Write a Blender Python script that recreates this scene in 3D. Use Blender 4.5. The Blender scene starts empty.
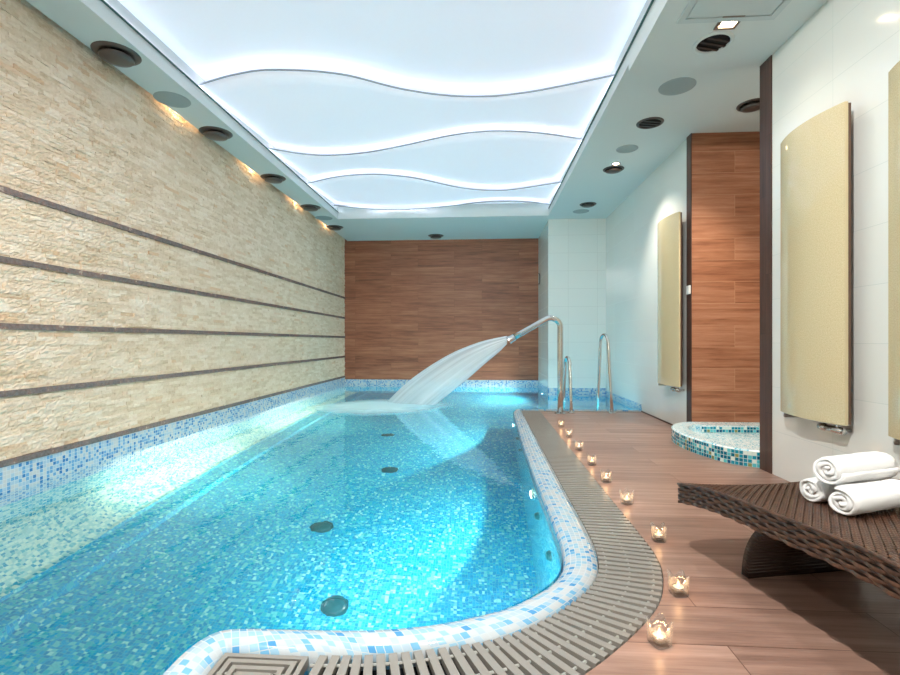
import bpy, bmesh, math, random
from mathutils import Vector, Matrix, noise
random.seed(4)
SC = bpy.context.scene
COL = SC.collection
pi = math.pi

# ---------------------------------------------------------------- camera
cam_d = bpy.data.cameras.new('camera')
cam = bpy.data.objects.new('camera', cam_d); COL.objects.link(cam)
cam_d.sensor_width = 36.0
cam_d.lens = 484.0 / 900.0 * 36.0
cam_d.shift_y = 4.0 / 900.0
cam_d.clip_start = 0.02
cam.location = (0, 0, 0.85)
cam.rotation_euler = (pi/2, 0, math.atan(32/484.0))
SC.camera = cam

# ---------------------------------------------------------------- exposure, world, lights
SC.view_settings.view_transform = 'Standard'
SC.view_settings.look = 'None'
SC.view_settings.gamma = 1.0
SC.view_settings.use_curve_mapping = False
SC.view_settings.exposure = 0.8
SC.cycles.max_bounces = 10
SC.cycles.diffuse_bounces = 5
SC.cycles.glossy_bounces = 4
SC.cycles.transmission_bounces = 8
SC.cycles.transparent_max_bounces = 12
SC.cycles.caustics_refractive = True
SC.cycles.caustics_reflective = False
SC.cycles.sample_clamp_indirect = 6.0
SC.cycles.use_denoising = True
W = bpy.data.worlds.new('world'); SC.world = W; W.use_nodes = True
W.node_tree.nodes['Background'].inputs[0].default_value = (0.9, 0.95, 1, 1)
W.node_tree.nodes['Background'].inputs[1].default_value = 0.3

PANEL_EMIT = 0.24       # luminous ceiling
LED_EMIT = 6.0          # strips hidden behind the wave lips
POOL_WIDE, POOL_BEAM = 52.0, 500.0
ALCOVE_W, SQUARE_W, KEY_W, FILL_W = 75.0, 8.0, 205.0, 55.0
SLOT_W = 1.6

def lin(c):
    return tuple(((v/255)/12.92 if v/255 <= 0.04045 else ((v/255+0.055)/1.055)**2.4) for v in c) + (1.0,)

# ---------------------------------------------------------------- helpers
def tag(o, label=None, cat=None, group=None, kind=None):
    if label: o['label'] = label
    if cat: o['category'] = cat
    if group: o['group'] = group
    if kind: o['kind'] = kind
    return o

def thing(name, label, cat, loc=(0,0,0), rotz=0.0, group=None):
    o = bpy.data.objects.new(name, None); COL.objects.link(o)
    o.empty_display_size = 0.05
    o.location = loc; o.rotation_euler = (0, 0, rotz)
    return tag(o, label, cat, group)

def link(name, me, mat, parent=None, smooth=False):
    o = bpy.data.objects.new(name, me); COL.objects.link(o)
    if mat is not None:
        for m in (mat if isinstance(mat, (list, tuple)) else [mat]): me.materials.append(m)
    if parent: o.parent = parent
    if smooth:
        for p in me.polygons: p.use_smooth = True
    return o

def obj(name, bm, mat, parent=None, smooth=False, uv=True):
    me = bpy.data.meshes.new(name)
    if uv and not bm.loops.layers.uv: boxuv(bm)
    bm.to_mesh(me); bm.free()
    return link(name, me, mat, parent, smooth)

def boxuv(bm):
    L = bm.loops.layers.uv.new('UVMap')
    bm.normal_update()
    for f in bm.faces:
        n = f.normal; a = max(range(3), key=lambda i: abs(n[i]))
        for l in f.loops:
            c = l.vert.co
            l[L].uv = ((c.y, c.z), (c.x, c.z), (c.x, c.y))[a]

def box(bm, x0, x1, y0, y1, z0, z1):
    vs = [bm.verts.new((x, y, z)) for x in (x0, x1) for y in (y0, y1) for z in (z0, z1)]
    for q in ((0,1,3,2),(4,6,7,5),(0,4,5,1),(2,3,7,6),(0,2,6,4),(1,5,7,3)):
        bm.faces.new([vs[i] for i in q])
    return vs

def bbox(x0, x1, y0, y1, z0, z1, bev=0):
    bm = bmesh.new(); box(bm, x0, x1, y0, y1, z0, z1)
    if bev: bmesh.ops.bevel(bm, geom=bm.edges[:], offset=bev, segments=2, affect='EDGES')
    bmesh.ops.recalc_face_normals(bm, faces=bm.faces[:])
    return bm

def lathe(prof, n=32, bm=None, cx=0, cy=0):
    bm = bm or bmesh.new()
    rings = []
    for r, z in prof:
        if r < 1e-6: rings.append([bm.verts.new((cx, cy, z))])
        else: rings.append([bm.verts.new((cx + r*math.cos(2*pi*k/n), cy + r*math.sin(2*pi*k/n), z)) for k in range(n)])
    for a, b in zip(rings, rings[1:]):
        for k in range(n):
            k2 = (k+1) % n
            if len(a) == 1 and len(b) == 1: continue
            if len(a) == 1: bm.faces.new((a[0], b[k2], b[k]))
            elif len(b) == 1: bm.faces.new((a[k], a[k2], b[0]))
            else: bm.faces.new((a[k], a[k2], b[k2], b[k]))
    bmesh.ops.recalc_face_normals(bm, faces=bm.faces[:])
    return bm

def tube(bm, pts, r, n=14, caps=True, radii=None):
    pts = [Vector(p) for p in pts]
    t0 = (pts[1]-pts[0]).normalized()
    up = Vector((0,0,1)) if abs(t0.z) < 0.9 else Vector((1,0,0))
    u = t0.cross(up).normalized()
    rings = []
    for i, p in enumerate(pts):
        if i == 0: t = pts[1]-pts[0]
        elif i == len(pts)-1: t = pts[-1]-pts[-2]
        else: t = (pts[i+1]-pts[i]).normalized() + (pts[i]-pts[i-1]).normalized()
        t.normalize()
        u = (u - t*u.dot(t)).normalized(); v = t.cross(u)
        rr = radii[i] if radii else r
        rings.append([bm.verts.new(p + u*rr*math.cos(2*pi*k/n) + v*rr*math.sin(2*pi*k/n)) for k in range(n)])
    for a, b in zip(rings, rings[1:]):
        for k in range(n): bm.faces.new((a[k], a[(k+1)%n], b[(k+1)%n], b[k]))
    if caps:
        bm.faces.new(list(reversed(rings[0]))); bm.faces.new(rings[-1])
    return bm

def catmull(P, per=8):
    P = [Vector(p) for p in P]; out = []
    for i in range(len(P)-1):
        p0 = P[max(i-1,0)]; p1 = P[i]; p2 = P[i+1]; p3 = P[min(i+2, len(P)-1)]
        for k in range(per):
            t = k/per
            out.append(0.5*((2*p1) + (p2-p0)*t + (2*p0-5*p1+4*p2-p3)*t*t + (3*p1-p0-3*p2+p3)*t**3))
    out.append(P[-1].copy())
    return out

def resample(P, n):
    L = [0]
    for a, b in zip(P, P[1:]): L.append(L[-1] + (b-a).length)
    out = []; j = 0
    for i in range(n):
        s = L[-1]*i/(n-1)
        while j < len(L)-2 and L[j+1] < s: j += 1
        t = (s-L[j])/max(L[j+1]-L[j], 1e-9)
        out.append(P[j].lerp(P[j+1], min(max(t,0),1)))
    return out, L[-1]

def ngon(pts, z):
    bm = bmesh.new()
    f = bm.faces.new([bm.verts.new((p[0], p[1], z)) for p in pts])
    bm.normal_update()
    if f.normal.z < 0: f.normal_flip()
    bmesh.ops.triangulate(bm, faces=[f])
    return bm

def copy_tree(o, parent=None):
    c = o.copy(); COL.objects.link(c)
    if parent: c.parent = parent
    for ch in list(o.children): copy_tree(ch, c)
    return c

# ---------------------------------------------------------------- materials
class N:
    def __init__(s, name):
        s.m = bpy.data.materials.new(name); s.m.use_nodes = True
        s.t = s.m.node_tree; s.b = s.t.nodes['Principled BSDF']; s.out = s.t.nodes['Material Output']
    def n(s, typ, **kw):
        nd = s.t.nodes.new(typ)
        for k, v in kw.items():
            if k.startswith('i_'): nd.inputs[int(k[2:])].default_value = v
            else: setattr(nd, k, v)
        return nd
    def l(s, a, b): s.t.links.new(a, b)
    def math(s, op, a, b=None, c=None):
        nd = s.n('ShaderNodeMath', operation=op)
        for i, v in enumerate((a, b, c)):
            if v is None: continue
            if hasattr(v, 'links'): s.l(v, nd.inputs[i])
            else: nd.inputs[i].default_value = v
        return nd.outputs[0]
    def ramp(s, fac, stops, interp='LINEAR'):
        nd = s.n('ShaderNodeValToRGB'); cr = nd.color_ramp; cr.interpolation = interp
        while len(cr.elements) < len(stops): cr.elements.new(0.5)
        for e, (p, c) in zip(cr.elements, stops): e.position = p; e.color = c
        s.l(fac, nd.inputs[0]); return nd.outputs[0]
    def mix(s, fac, a, b, mode='MIX'):
        nd = s.n('ShaderNodeMix', data_type='RGBA', blend_type=mode)
        for i, v in ((0, fac), (6, a), (7, b)):
            if hasattr(v, 'links'): s.l(v, nd.inputs[i])
            else: nd.inputs[i].default_value = v
        return nd.outputs[2]
    def uv(s, sc=(1,1,1), loc=(0,0,0)):
        t = s.n('ShaderNodeUVMap'); mp = s.n('ShaderNodeMapping')
        mp.inputs['Scale'].default_value = sc; mp.inputs['Location'].default_value = loc
        s.l(t.outputs[0], mp.inputs[0]); return mp.outputs[0]
    def bump(s, h, strength=0.3, dist=0.01, target=None):
        nd = s.n('ShaderNodeBump'); nd.inputs['Strength'].default_value = strength; nd.inputs['Distance'].default_value = dist
        s.l(h, nd.inputs['Height']); s.l(nd.outputs[0], (target or s.b).inputs['Normal']); return nd
    def noise(s, vec, scale, detail=4, rough=0.55):
        nd = s.n('ShaderNodeTexNoise'); nd.inputs['Scale'].default_value = scale
        nd.inputs['Detail'].default_value = detail; nd.inputs['Roughness'].default_value = rough
        s.l(vec, nd.inputs['Vector']); return nd.outputs[0]

def simple(name, rgb, rough=0.5, metal=0.0, **kw):
    a = N(name)
    a.b.inputs['Base Color'].default_value = lin(rgb)
    a.b.inputs['Roughness'].default_value = rough
    a.b.inputs['Metallic'].default_value = metal
    for k, v in kw.items(): a.b.inputs[k.replace('_', ' ')].default_value = v
    # slight tonal variation so no surface is dead flat
    tc = a.n('ShaderNodeTexCoord')
    f = a.noise(tc.outputs['Object'], 9.0, 3)
    r = a.math('MULTIPLY_ADD', f, 0.12, rough-0.06 if rough > 0.06 else 0.0)
    a.l(r, a.b.inputs['Roughness'])
    return a.m

def emit(name, rgb, strength):
    a = N(name)
    e = a.n('ShaderNodeEmission'); e.inputs[0].default_value = lin(rgb); e.inputs[1].default_value = strength
    a.l(e.outputs[0], a.out.inputs[0]); return a.m

def mosaic(name, stops, size=0.025, grout=(200,215,220), rough=0.12, gw=0.06):
    a = N(name)
    v = a.uv((1/size, 1/size, 1))
    fl = a.n('ShaderNodeVectorMath', operation='FLOOR'); a.l(v, fl.inputs[0])
    wn = a.n('ShaderNodeTexWhiteNoise', noise_dimensions='2D'); a.l(fl.outputs[0], wn.inputs['Vector'])
    c = a.ramp(wn.outputs['Value'], stops, 'CONSTANT')
    fr = a.n('ShaderNodeVectorMath', operation='FRACTION'); a.l(v, fr.inputs[0])
    sp = a.n('ShaderNodeSeparateXYZ'); a.l(fr.outputs[0], sp.inputs[0])
    def edge(o):
        d = a.math('ABSOLUTE', a.math('SUBTRACT', o, 0.5)); return a.math('GREATER_THAN', d, 0.5-gw)
    g = a.math('MAXIMUM', edge(sp.outputs[0]), edge(sp.outputs[1]))
    a.l(a.mix(g, c, lin(grout)), a.b.inputs['Base Color'])
    a.l(a.math('MULTIPLY_ADD', g, 0.5, rough), a.b.inputs['Roughness'])
    a.bump(a.math('SUBTRACT', 1.0, g), 0.25, 0.002)
    return a.m

M = {}
M['pool_tile'] = mosaic('pool mosaic turquoise', [(0, lin((0,148,200))), (0.26, lin((0,166,214))), (0.62, lin((104,202,212))), (0.76, lin((50,182,204))), (0.93, lin((150,222,224)))], 0.0165, (80,180,195), gw=0.05)
M['lit_side_tile'] = mosaic('pool side mosaic lit pale', [(0, lin((200,226,214))), (0.35, lin((158,208,206))), (0.65, lin((96,184,196))), (0.88, lin((40,158,188)))], 0.022, (170,205,205))  # lamp glow on the left pool wall put into paler tile colours
M['rim_tile'] = mosaic('rim mosaic pale blue', [(0, lin((188,196,202))), (0.36, lin((170,192,208))), (0.60, lin((148,188,212))), (0.82, lin((112,172,212))), (0.94, lin((80,148,200)))], 0.023, (182,194,200))
M['border_tile'] = mosaic('border mosaic blue white', [(0, lin((200,204,204))), (0.30, lin((170,196,212))), (0.58, lin((112,164,204))), (0.84, lin((62,124,180)))], 0.022, (205,212,215))
M['basin_side'] = mosaic('basin side mosaic teal', [(0, lin((0,105,130))), (0.3, lin((20,140,165))), (0.52, lin((90,190,200))), (0.72, lin((215,230,222))), (0.86, lin((135,140,90))), (0.93, lin((0,85,120)))], 0.026, (190,215,215))
M['basin_top'] = mosaic('basin top mosaic white aqua', [(0, lin((230,240,240))), (0.5, lin((180,225,235))), (0.82, lin((110,190,215)))], 0.015, (225,235,235))

def stone():
    a = N('split face travertine')
    v = a.uv((1,1,1)); g = a.n('ShaderNodeNewGeometry'); rnd = g.outputs['Random Per Island']
    n1 = a.noise(v, 38, 6, 0.65); n2 = a.noise(v, 4, 4, 0.6); n3 = a.noise(v, 120, 4, 0.7)
    tone = a.math('ADD', a.math('MULTIPLY', rnd, 0.26), a.math('MULTIPLY', n1, 0.42))
    tone = a.math('ADD', tone, a.math('MULTIPLY', n2, 0.34))
    col = a.ramp(tone, [(0.24, lin((192,160,128))), (0.40, lin((220,198,170))), (0.60, lin((236,218,196))), (0.85, lin((246,236,222)))])
    rare = a.ramp(rnd, [(0.955, (0,0,0,1)), (0.985, (1,1,1,1))])
    col = a.mix(a.math('MULTIPLY', rare, 0.55), col, lin((206,158,104)))
    a.l(col, a.b.inputs['Base Color']); a.b.inputs['Roughness'].default_value = 0.75
    a.b.inputs['Specular IOR Level'].default_value = 0.3
    h = a.math('ADD', a.math('MULTIPLY', n1, 0.8), a.math('MULTIPLY', n3, 0.35))
    a.bump(h, 0.8, 0.010)
    return a.m
M['stone'] = stone()

def marble():
    a = N('dark emperador marble'); v = a.uv()
    n1 = a.noise(v, 14, 7, 0.7); n2 = a.noise(v, 60, 4)
    c = a.ramp(n1, [(0.32, lin((52,36,30))), (0.5, lin((92,66,54))), (0.6, lin((120,72,48))), (0.66, lin((190,170,150))), (0.7, lin((96,70,58)))])
    a.l(a.mix(0.2, c, n2), a.b.inputs['Base Color']); a.b.inputs['Roughness'].default_value = 0.25
    return a.m
M['marble'] = marble()

def wood(name, cols, plank=(1.2, 0.2), joint=(60,38,28), rough=0.38, axis=0, jw=0.0016, off=0.43, spec=0.4):
    """wood-look ceramic planks; UV in metres, grain along u (axis 0) or v (axis 1)"""
    a = N(name)
    t = a.n('ShaderNodeUVMap'); mp = a.n('ShaderNodeMapping')
    mp.inputs['Rotation'].default_value = (0, 0, 0 if axis == 0 else pi/2)
    a.l(t.outputs[0], mp.inputs[0]); v = mp.outputs[0]
    b = a.n('ShaderNodeTexBrick'); b.offset = off
    b.inputs['Color1'].default_value = (0,0,0,1); b.inputs['Color2'].default_value = (1,1,1,1); b.inputs['Mortar'].default_value = (.5,.5,.5,1)
    b.inputs['Scale'].default_value = 1; b.inputs['Mortar Size'].default_value = jw; b.inputs['Mortar Smooth'].default_value = 0.1
    b.inputs['Brick Width'].default_value = plank[0]; b.inputs['Row Height'].default_value = plank[1]
    a.l(v, b.inputs[0])
    sp = a.n('ShaderNodeSeparateXYZ'); a.l(v, sp.inputs[0])
    cb = a.n('ShaderNodeCombineXYZ')
    a.l(a.math('MULTIPLY', sp.outputs[0], 1.1), cb.inputs[0]); a.l(a.math('MULTIPLY', sp.outputs[1], 16.0), cb.inputs[1])
    a.l(a.math('MULTIPLY', b.outputs[0], 23.0), cb.inputs[2])
    g1 = a.noise(cb.outputs[0], 1.6, 8, 0.62)
    cb2 = a.n('ShaderNodeCombineXYZ')
    a.l(a.math('MULTIPLY', sp.outputs[0], 5.0), cb2.inputs[0]); a.l(a.math('MULTIPLY', sp.outputs[1], 120.0), cb2.inputs[1])
    g2 = a.noise(cb2.outputs[0], 1.5, 3)
    tone = a.math('ADD', a.math('MULTIPLY', g1, 0.72), a.math('MULTIPLY', b.outputs[0], 0.12))
    tone = a.math('ADD', tone, a.math('MULTIPLY', g2, 0.2))
    c = a.ramp(tone, [(0.3, lin(cols[0])), (0.5, lin(cols[1])), (0.72, lin(cols[2]))])
    c = a.mix(a.math('MULTIPLY', b.outputs['Fac'], 0.8), c, lin(joint))
    a.l(c, a.b.inputs['Base Color'])
    a.l(a.math('MULTIPLY_ADD', g2, 0.15, rough-0.07), a.b.inputs['Roughness'])
    a.b.inputs['Specular IOR Level'].default_value = spec
    a.bump(a.math('SUBTRACT', g2, a.math('MULTIPLY', b.outputs['Fac'], 2.0)), 0.12, 0.002)
    return a.m
M['wood_floor'] = wood('wood look floor tile', [(114,86,75), (150,118,104), (178,145,130)], (1.2, 0.2), (84,56,44), 0.36)
M['wood_wall'] = wood('wood look wall tile brown', [(98,56,40), (150,92,68), (182,120,90)], (1.2, 0.15), (90,54,40), 0.42)
M['wood_alcove'] = wood('wood look alcove tile warm', [(112,66,44), (156,104,76), (184,134,106)], (0.9, 0.2), (190,150,120), 0.42)
M['wood_trim'] = wood('dark wood look trim', [(52,34,28), (74,50,42), (96,68,58)], (0.9, 0.3), (40,28,24), 0.4, axis=1)

def walltile(name, rgb, w=0.9, h=0.28, off=0.0, jc=(196,202,198), rough=0.12):
    a = N(name); v = a.uv()
    b = a.n('ShaderNodeTexBrick'); b.offset = off
    b.inputs['Color1'].default_value = lin(rgb); b.inputs['Color2'].default_value = lin(tuple(c-3 for c in rgb)); b.inputs['Mortar'].default_value = lin(jc)
    b.inputs['Scale'].default_value = 1; b.inputs['Mortar Size'].default_value = 0.0018; b.inputs['Mortar Smooth'].default_value = 0.2
    b.inputs['Brick Width'].default_value = w; b.inputs['Row Height'].default_value = h
    a.l(v, b.inputs[0]); a.l(b.outputs[0], a.b.inputs['Base Color'])
    a.l(a.math('MULTIPLY_ADD', b.outputs['Fac'], 0.4, rough), a.b.inputs['Roughness'])
    a.bump(a.math('SUBTRACT', a.math('MULTIPLY', a.noise(v, 3, 2), 0.3), b.outputs['Fac']), 0.15, 0.002)
    return a.m
M['white_tile'] = walltile('white gloss wall tile', (224,226,222))
M['white_tile_far'] = walltile('white gloss tile far wall', (226,232,228), 0.45, 0.28)
M['ceiling'] = simple('matt white ceiling paint', (214,220,218), 0.7)
M['white'] = simple('white satin', (236,238,238), 0.4)
M['glass_edge'] = simple('green glass edge', (60,100,95), 0.2)
M['lip'] = simple('grey lip', (150,160,164), 0.4)
M['steel'] = simple('polished stainless steel', (215,215,212), 0.12, 1.0)
M['brushed'] = simple('brushed steel', (150,148,142), 0.4, 1.0)
M['bronze'] = simple('dark bronze enamel', (92,84,80), 0.35, 0.35)
M['baffle'] = simple('dark baffle', (44,42,42), 0.4)
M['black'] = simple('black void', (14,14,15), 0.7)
M['grey_cloth'] = simple('speaker grille grey', (158,168,168), 0.8)
M['grate'] = simple('grey plastic grate', (140,136,130), 0.32)
M['grate_bar'] = simple('pale plastic bar', (165,165,160), 0.4)
M['channel'] = simple('dark channel', (30,36,44), 0.5)
M['wax'] = simple('white wax', (245,235,210), 0.5, 0.0)
M['flame'] = emit('candle flame', (255,196,120), 6.0)
M['inlet'] = simple('teal nozzle plastic', (10,90,100), 0.3)
M['lens'] = emit('underwater lamp lens', (235,255,240), 14.0)
M['bulb'] = emit('warm lamp glow', (255,225,180), 22.0)
M['switch'] = simple('white switch plastic', (235,235,232), 0.3)
M['panel_ac'] = simple('access hatch paint', (196,206,206), 0.5)

def led(): return emit('led strip', (230,230,255), LED_EMIT)
M['led'] = led()
def lum():
    a = N('luminous acrylic')
    a.b.inputs['Base Color'].default_value = lin((234,238,242)); a.b.inputs['Roughness'].default_value = 0.6
    a.b.inputs['Emission Color'].default_value = lin((222,226,250)); a.b.inputs['Emission Strength'].default_value = PANEL_EMIT
    return a.m
M['lum'] = lum()

def cream():
    a = N('cream stone glass'); v = a.uv()
    c = a.ramp(a.noise(v, 180, 4, 0.7), [(0.3, lin((184,168,132))), (0.5, lin((200,186,150))), (0.7, lin((212,199,166)))])
    a.l(c, a.b.inputs['Base Color']); a.b.inputs['Roughness'].default_value = 0.08
    return a.m
M['cream'] = cream()
M['panel_back'] = simple('brown radiator back', (92,66,50), 0.5)

def water():
    a = N('pool water')
    t = a.n('ShaderNodeTexCoord')
    a.b.inputs['Base Color'].default_value = (0.88, 0.985, 1.0, 1)
    a.b.inputs['Roughness'].default_value = 0.0
    a.b.inputs['IOR'].default_value = 1.333
    a.b.inputs['Transmission Weight'].default_value = 1.0
    h = a.noise(t.outputs['Object'], 5.0, 3, 0.5)
    a.bump(h, 0.12, 0.02)
    return a.m
M['water'] = water()

def thin_glass():
    a = N('clear candle glass')
    tr = a.n('ShaderNodeBsdfTransparent'); tr.inputs[0].default_value = (0.97,0.98,0.98,1)
    gl = a.n('ShaderNodeBsdfGlossy'); gl.inputs['Roughness'].default_value = 0.05
    tl = a.n('ShaderNodeBsdfTranslucent'); tl.inputs[0].default_value = (0.9,0.92,0.93,1)
    lw = a.n('ShaderNodeLayerWeight'); lw.inputs[0].default_value = 0.35
    m1 = a.n('ShaderNodeMixShader'); m1.inputs[0].default_value = 0.45; a.l(gl.outputs[0], m1.inputs[1]); a.l(tl.outputs[0], m1.inputs[2])
    mx = a.n('ShaderNodeMixShader'); a.l(a.math('MULTIPLY_ADD', lw.outputs['Facing'], 0.5, 0.06), mx.inputs[0]); a.l(tr.outputs[0], mx.inputs[1]); a.l(m1.outputs[0], mx.inputs[2])
    a.l(mx.outputs[0], a.out.inputs[0]); return a.m
M['glass'] = thin_glass()

def spray(name, base, streak, lo, hi):
    a = N(name)
    tr = a.n('ShaderNodeBsdfTransparent')
    df = a.n('ShaderNodeBsdfDiffuse'); df.inputs[0].default_value = base
    tl = a.n('ShaderNodeBsdfTranslucent'); tl.inputs[0].default_value = base
    gl = a.n('ShaderNodeBsdfGlossy'); gl.inputs['Roughness'].default_value = 0.35
    m1 = a.n('ShaderNodeMixShader'); m1.inputs[0].default_value = 0.5; a.l(df.outputs[0], m1.inputs[1]); a.l(tl.outputs[0], m1.inputs[2])
    m2 = a.n('ShaderNodeMixShader'); m2.inputs[0].default_value = 0.15; a.l(m1.outputs[0], m2.inputs[1]); a.l(gl.outputs[0], m2.inputs[2])
    mx = a.n('ShaderNodeMixShader')
    if streak:
        nz = a.noise(a.uv((0.25, 4.0, 1)), 2.0, 3, 0.5)
        al = a.ramp(nz, [(0.38, (lo,lo,lo,1)), (0.66, (hi,hi,hi,1))])
    else:
        u = a.n('ShaderNodeUVMap'); sp = a.n('ShaderNodeSeparateXYZ'); a.l(u.outputs[0], sp.inputs[0])
        nz = a.noise(a.uv((1,1,1)), 2.5, 4)
        r = a.math('ADD', sp.outputs[0], a.math('MULTIPLY', a.math('SUBTRACT', nz, 0.5), 0.5))
        al = a.ramp(r, [(0.45, (hi,hi,hi,1)), (1.0, (0,0,0,1))])
    a.l(al, mx.inputs[0]); a.l(tr.outputs[0], mx.inputs[1]); a.l(m2.outputs[0], mx.inputs[2])
    a.l(mx.outputs[0], a.out.inputs[0]); return a.m
M['jet'] = spray('falling water', (0.95,0.97,1,1), True, 0.50, 0.86)
M['foam'] = spray('white foam', (0.92,0.98,1,1), False, 0, 0.9)

def towel():
    a = N('white terry cloth')
    t = a.n('ShaderNodeTexCoord')
    a.b.inputs['Base Color'].default_value = lin((240,240,240)); a.b.inputs['Roughness'].default_value = 0.95
    a.b.inputs['Specular IOR Level'].default_value = 0.1
    a.b.inputs['Sheen Weight'].default_value = 0.3
    a.bump(a.noise(t.outputs['Object'], 420, 3, 0.7), 0.7, 0.003)
    return a.m
M['towel'] = towel()
def rattan():
    a = N('dark brown rattan strand')
    t = a.n('ShaderNodeTexCoord')
    n1 = a.noise(t.outputs['Object'], 55, 4)
    a.l(a.ramp(n1, [(0.3, lin((38,25,20))), (0.7, lin((92,62,46)))]), a.b.inputs['Base Color'])
    a.b.inputs['Roughness'].default_value = 0.33
    return a.m
M['rattan'] = rattan()
M['rattan_dark'] = simple('lounger underside', (26,18,15), 0.6)

# ---------------------------------------------------------------- room constants
ZC, ZN, ZF = 2.76, 2.69, 2.77
XL, XR, XN = -2.60, 1.93, 1.86
YB, YF, YW = -1.3, 9.05, 7.70
ZP = 2.925
WZ = 0.02         # water level
PD = -1.2         # pool depth
DF = 6.0          # far edge of deck

def struct(name, bm, mat, smooth=False):
    o = obj(name, bm, mat, None, smooth); o['kind'] = 'structure'; return o

# curves round the pool (x, y)
INN = [(0.42,5.93),(0.375,5.80),(0.352,5.5),(0.335,4.6),(0.318,3.8),(0.312,3.1),(0.314,2.6),(0.316,2.24),(0.312,1.95),(0.283,1.78),(0.209,1.645),(0.075,1.515),(-0.06,1.445),(-0.18,1.40),(-0.335,1.372),(-0.56,1.362),(-0.70,1.355),(-0.765,1.325),(-0.80,1.25),(-0.805,1.12),(-0.805,0.6),(-0.805,YB)]
RO =  [(0.475,5.93),(0.475,5.80),(0.475,5.5),(0.473,4.6),(0.470,3.8),(0.467,3.1),(0.466,2.6),(0.466,2.26),(0.460,2.02),(0.425,1.82),(0.345,1.665),(0.200,1.505),(0.05,1.395),(-0.10,1.34),(-0.28,1.298),(-0.455,1.282),(-0.66,1.280),(-0.700,1.277),(-0.702,1.22),(-0.702,1.12),(-0.702,0.6),(-0.702,YB)]
GR =  [(0.705,5.93),(0.705,5.80),(0.704,5.5),(0.702,4.6),(0.700,3.8),(0.697,3.1),(0.695,2.6),(0.696,2.24),(0.688,1.97),(0.648,1.78),(0.555,1.58),(0.375,1.365),(0.19,1.20),(0.0,1.11),(-0.22,1.05),(-0.46,1.035)]
def cm(P, per=8): return catmull([(p[0], p[1], 0) for p in P], per)
inn = cm(INN, 8); ro = cm(RO, 8)
IN_R, _ = resample(inn, 260)
# rim outer matched point by point
gr = cm(GR, 8)

# ---------------------------------------------------------------- shell
# floor (deck) with the grate cut-out
deck = [(0.705, DF-0.005), (XR, DF-0.005), (XR, YB), (-0.46, YB)] + [(p.x, p.y) for p in reversed(gr)][0:]
bm = ngon(deck, 0.0)
r = bmesh.ops.extrude_face_region(bm, geom=bm.faces[:])
bmesh.ops.translate(bm, vec=(0,0,-0.03), verts=[g for g in r['geom'] if isinstance(g, bmesh.types.BMVert)])
box(bm, XR-0.001, 3.1, 3.3, 4.62, -0.03, 0.0)
bmesh.ops.recalc_face_normals(bm, faces=bm.faces[:])
struct('floor', bm, M['wood_floor'])

# left wall: stone courses with marble strips
def split_face():
    rnd = random.Random(11); V = []; Fc = []; UV = []
    z = 0.172; row = 0; H = 0.0262
    while z < 3.0:
        h = min(H, 3.0-z); y = YB - rnd.random()*0.12
        while y < YF:
            w = rnd.choice((0.05,0.07,0.09,0.11,0.14,0.19)); y1 = min(y+w, YF); y0 = max(y, YB)
            if y1-y0 > 0.004:
                nx = max(2, int((y1-y0)/0.014)); ny = 3; base = -0.009 + 0.010*rnd.random(); i0 = len(V)
                tilt = (rnd.random()-0.5)*0.008; tz = (rnd.random()-0.5)*0.006
                for j in range(-1, ny+2):
                    for i in range(-1, nx+2):
                        ii = min(max(i, 0), nx); jj = min(max(j, 0), ny)
                        yy = y0 + (y1-y0)*ii/nx; zz = z + h*jj/ny
                        skirt = (i != ii) or (j != jj)
                        d = -0.03 if skirt else base + tilt*(ii/nx-0.5) + tz*(jj/ny-0.5) + (rnd.random()-0.5)*0.0075
                        if not skirt and (ii in (0, nx) or jj in (0, ny)): d -= 0.0015
                        V.append((XL + d, yy, zz))
                W_ = nx+3
                for j in range(ny+2):
                    for i in range(nx+2):
                        a = i0 + j*W_ + i; Fc.append((a, a+1, a+1+W_, a+W_))
            y += w
        z += H; row += 1
    me = bpy.data.meshes.new('wall_left'); me.from_pydata(V, [], Fc)
    ul = me.uv_layers.new(name='UVMap')
    for l in me.loops:
        c = V[l.vertex_index]; ul.data[l.index].uv = (c[1], c[2])
    o = link('wall_left', me, M['stone']); o['kind'] = 'structure'; return o
split_face()
struct('wall_left_backing', bbox(XL-0.12, XL-0.025, YB-0.1, YF+0.1, 0.172, 3.2), M['marble'])
for i, z in enumerate((1.676, 1.296, 0.933, 0.564, 0.186)):
    struct('trim_%d' % (i+1), bbox(XL-0.02, XL+0.008, YB, YF, z-0.017, z+0.017), M['marble'])
struct('wall_far', bbox(XL-0.12, 1.16, YF, YF+0.1, 0.13, 3.2), M['wood_wall'])
bm = bmesh.new(); box(bm, 1.04, XR, YW, YF, 0.12, 3.2)
struct('wall_far_right', bm, M['white_tile_far'])
struct('wall_right', bbox(XR, XR+0.12, 4.62, YF, 0.085, 3.2), M['white_tile'])
struct('wall_right_low', bbox(XR, XR+0.12, 4.62, DF, -0.03, 0.085), M['white_tile'])
struct('wall_right_near', bbox(XN, XR+0.12, YB, 3.365, -0.03, 3.2), M['white_tile'])
struct('wall_alcove_far', bbox(XR+0.001, 3.2, 4.60, 4.619, -0.03, 3.2), M['wood_alcove'])
struct('wall_alcove_near', bbox(XR+0.121, 3.2, 3.265, 3.365, -0.03, 3.2), M['white_tile'])
struct('wall_alcove_side', bbox(3.1, 3.2, 3.366, 4.598, -0.03, 3.2), M['wood_alcove'])
struct('trim_6', bbox(XR-0.008, XR, 4.598, 4.695, 0.0, ZF), M['wood_trim'])
struct('trim_7', bbox(XN-0.007, XN, 3.238, 3.366, 0.0, ZN), M['wood_trim'])
struct('wall_near', bbox(XL-0.1, XN, YB-0.1, YB, -0.03, 3.2), M['white_tile'])
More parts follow.
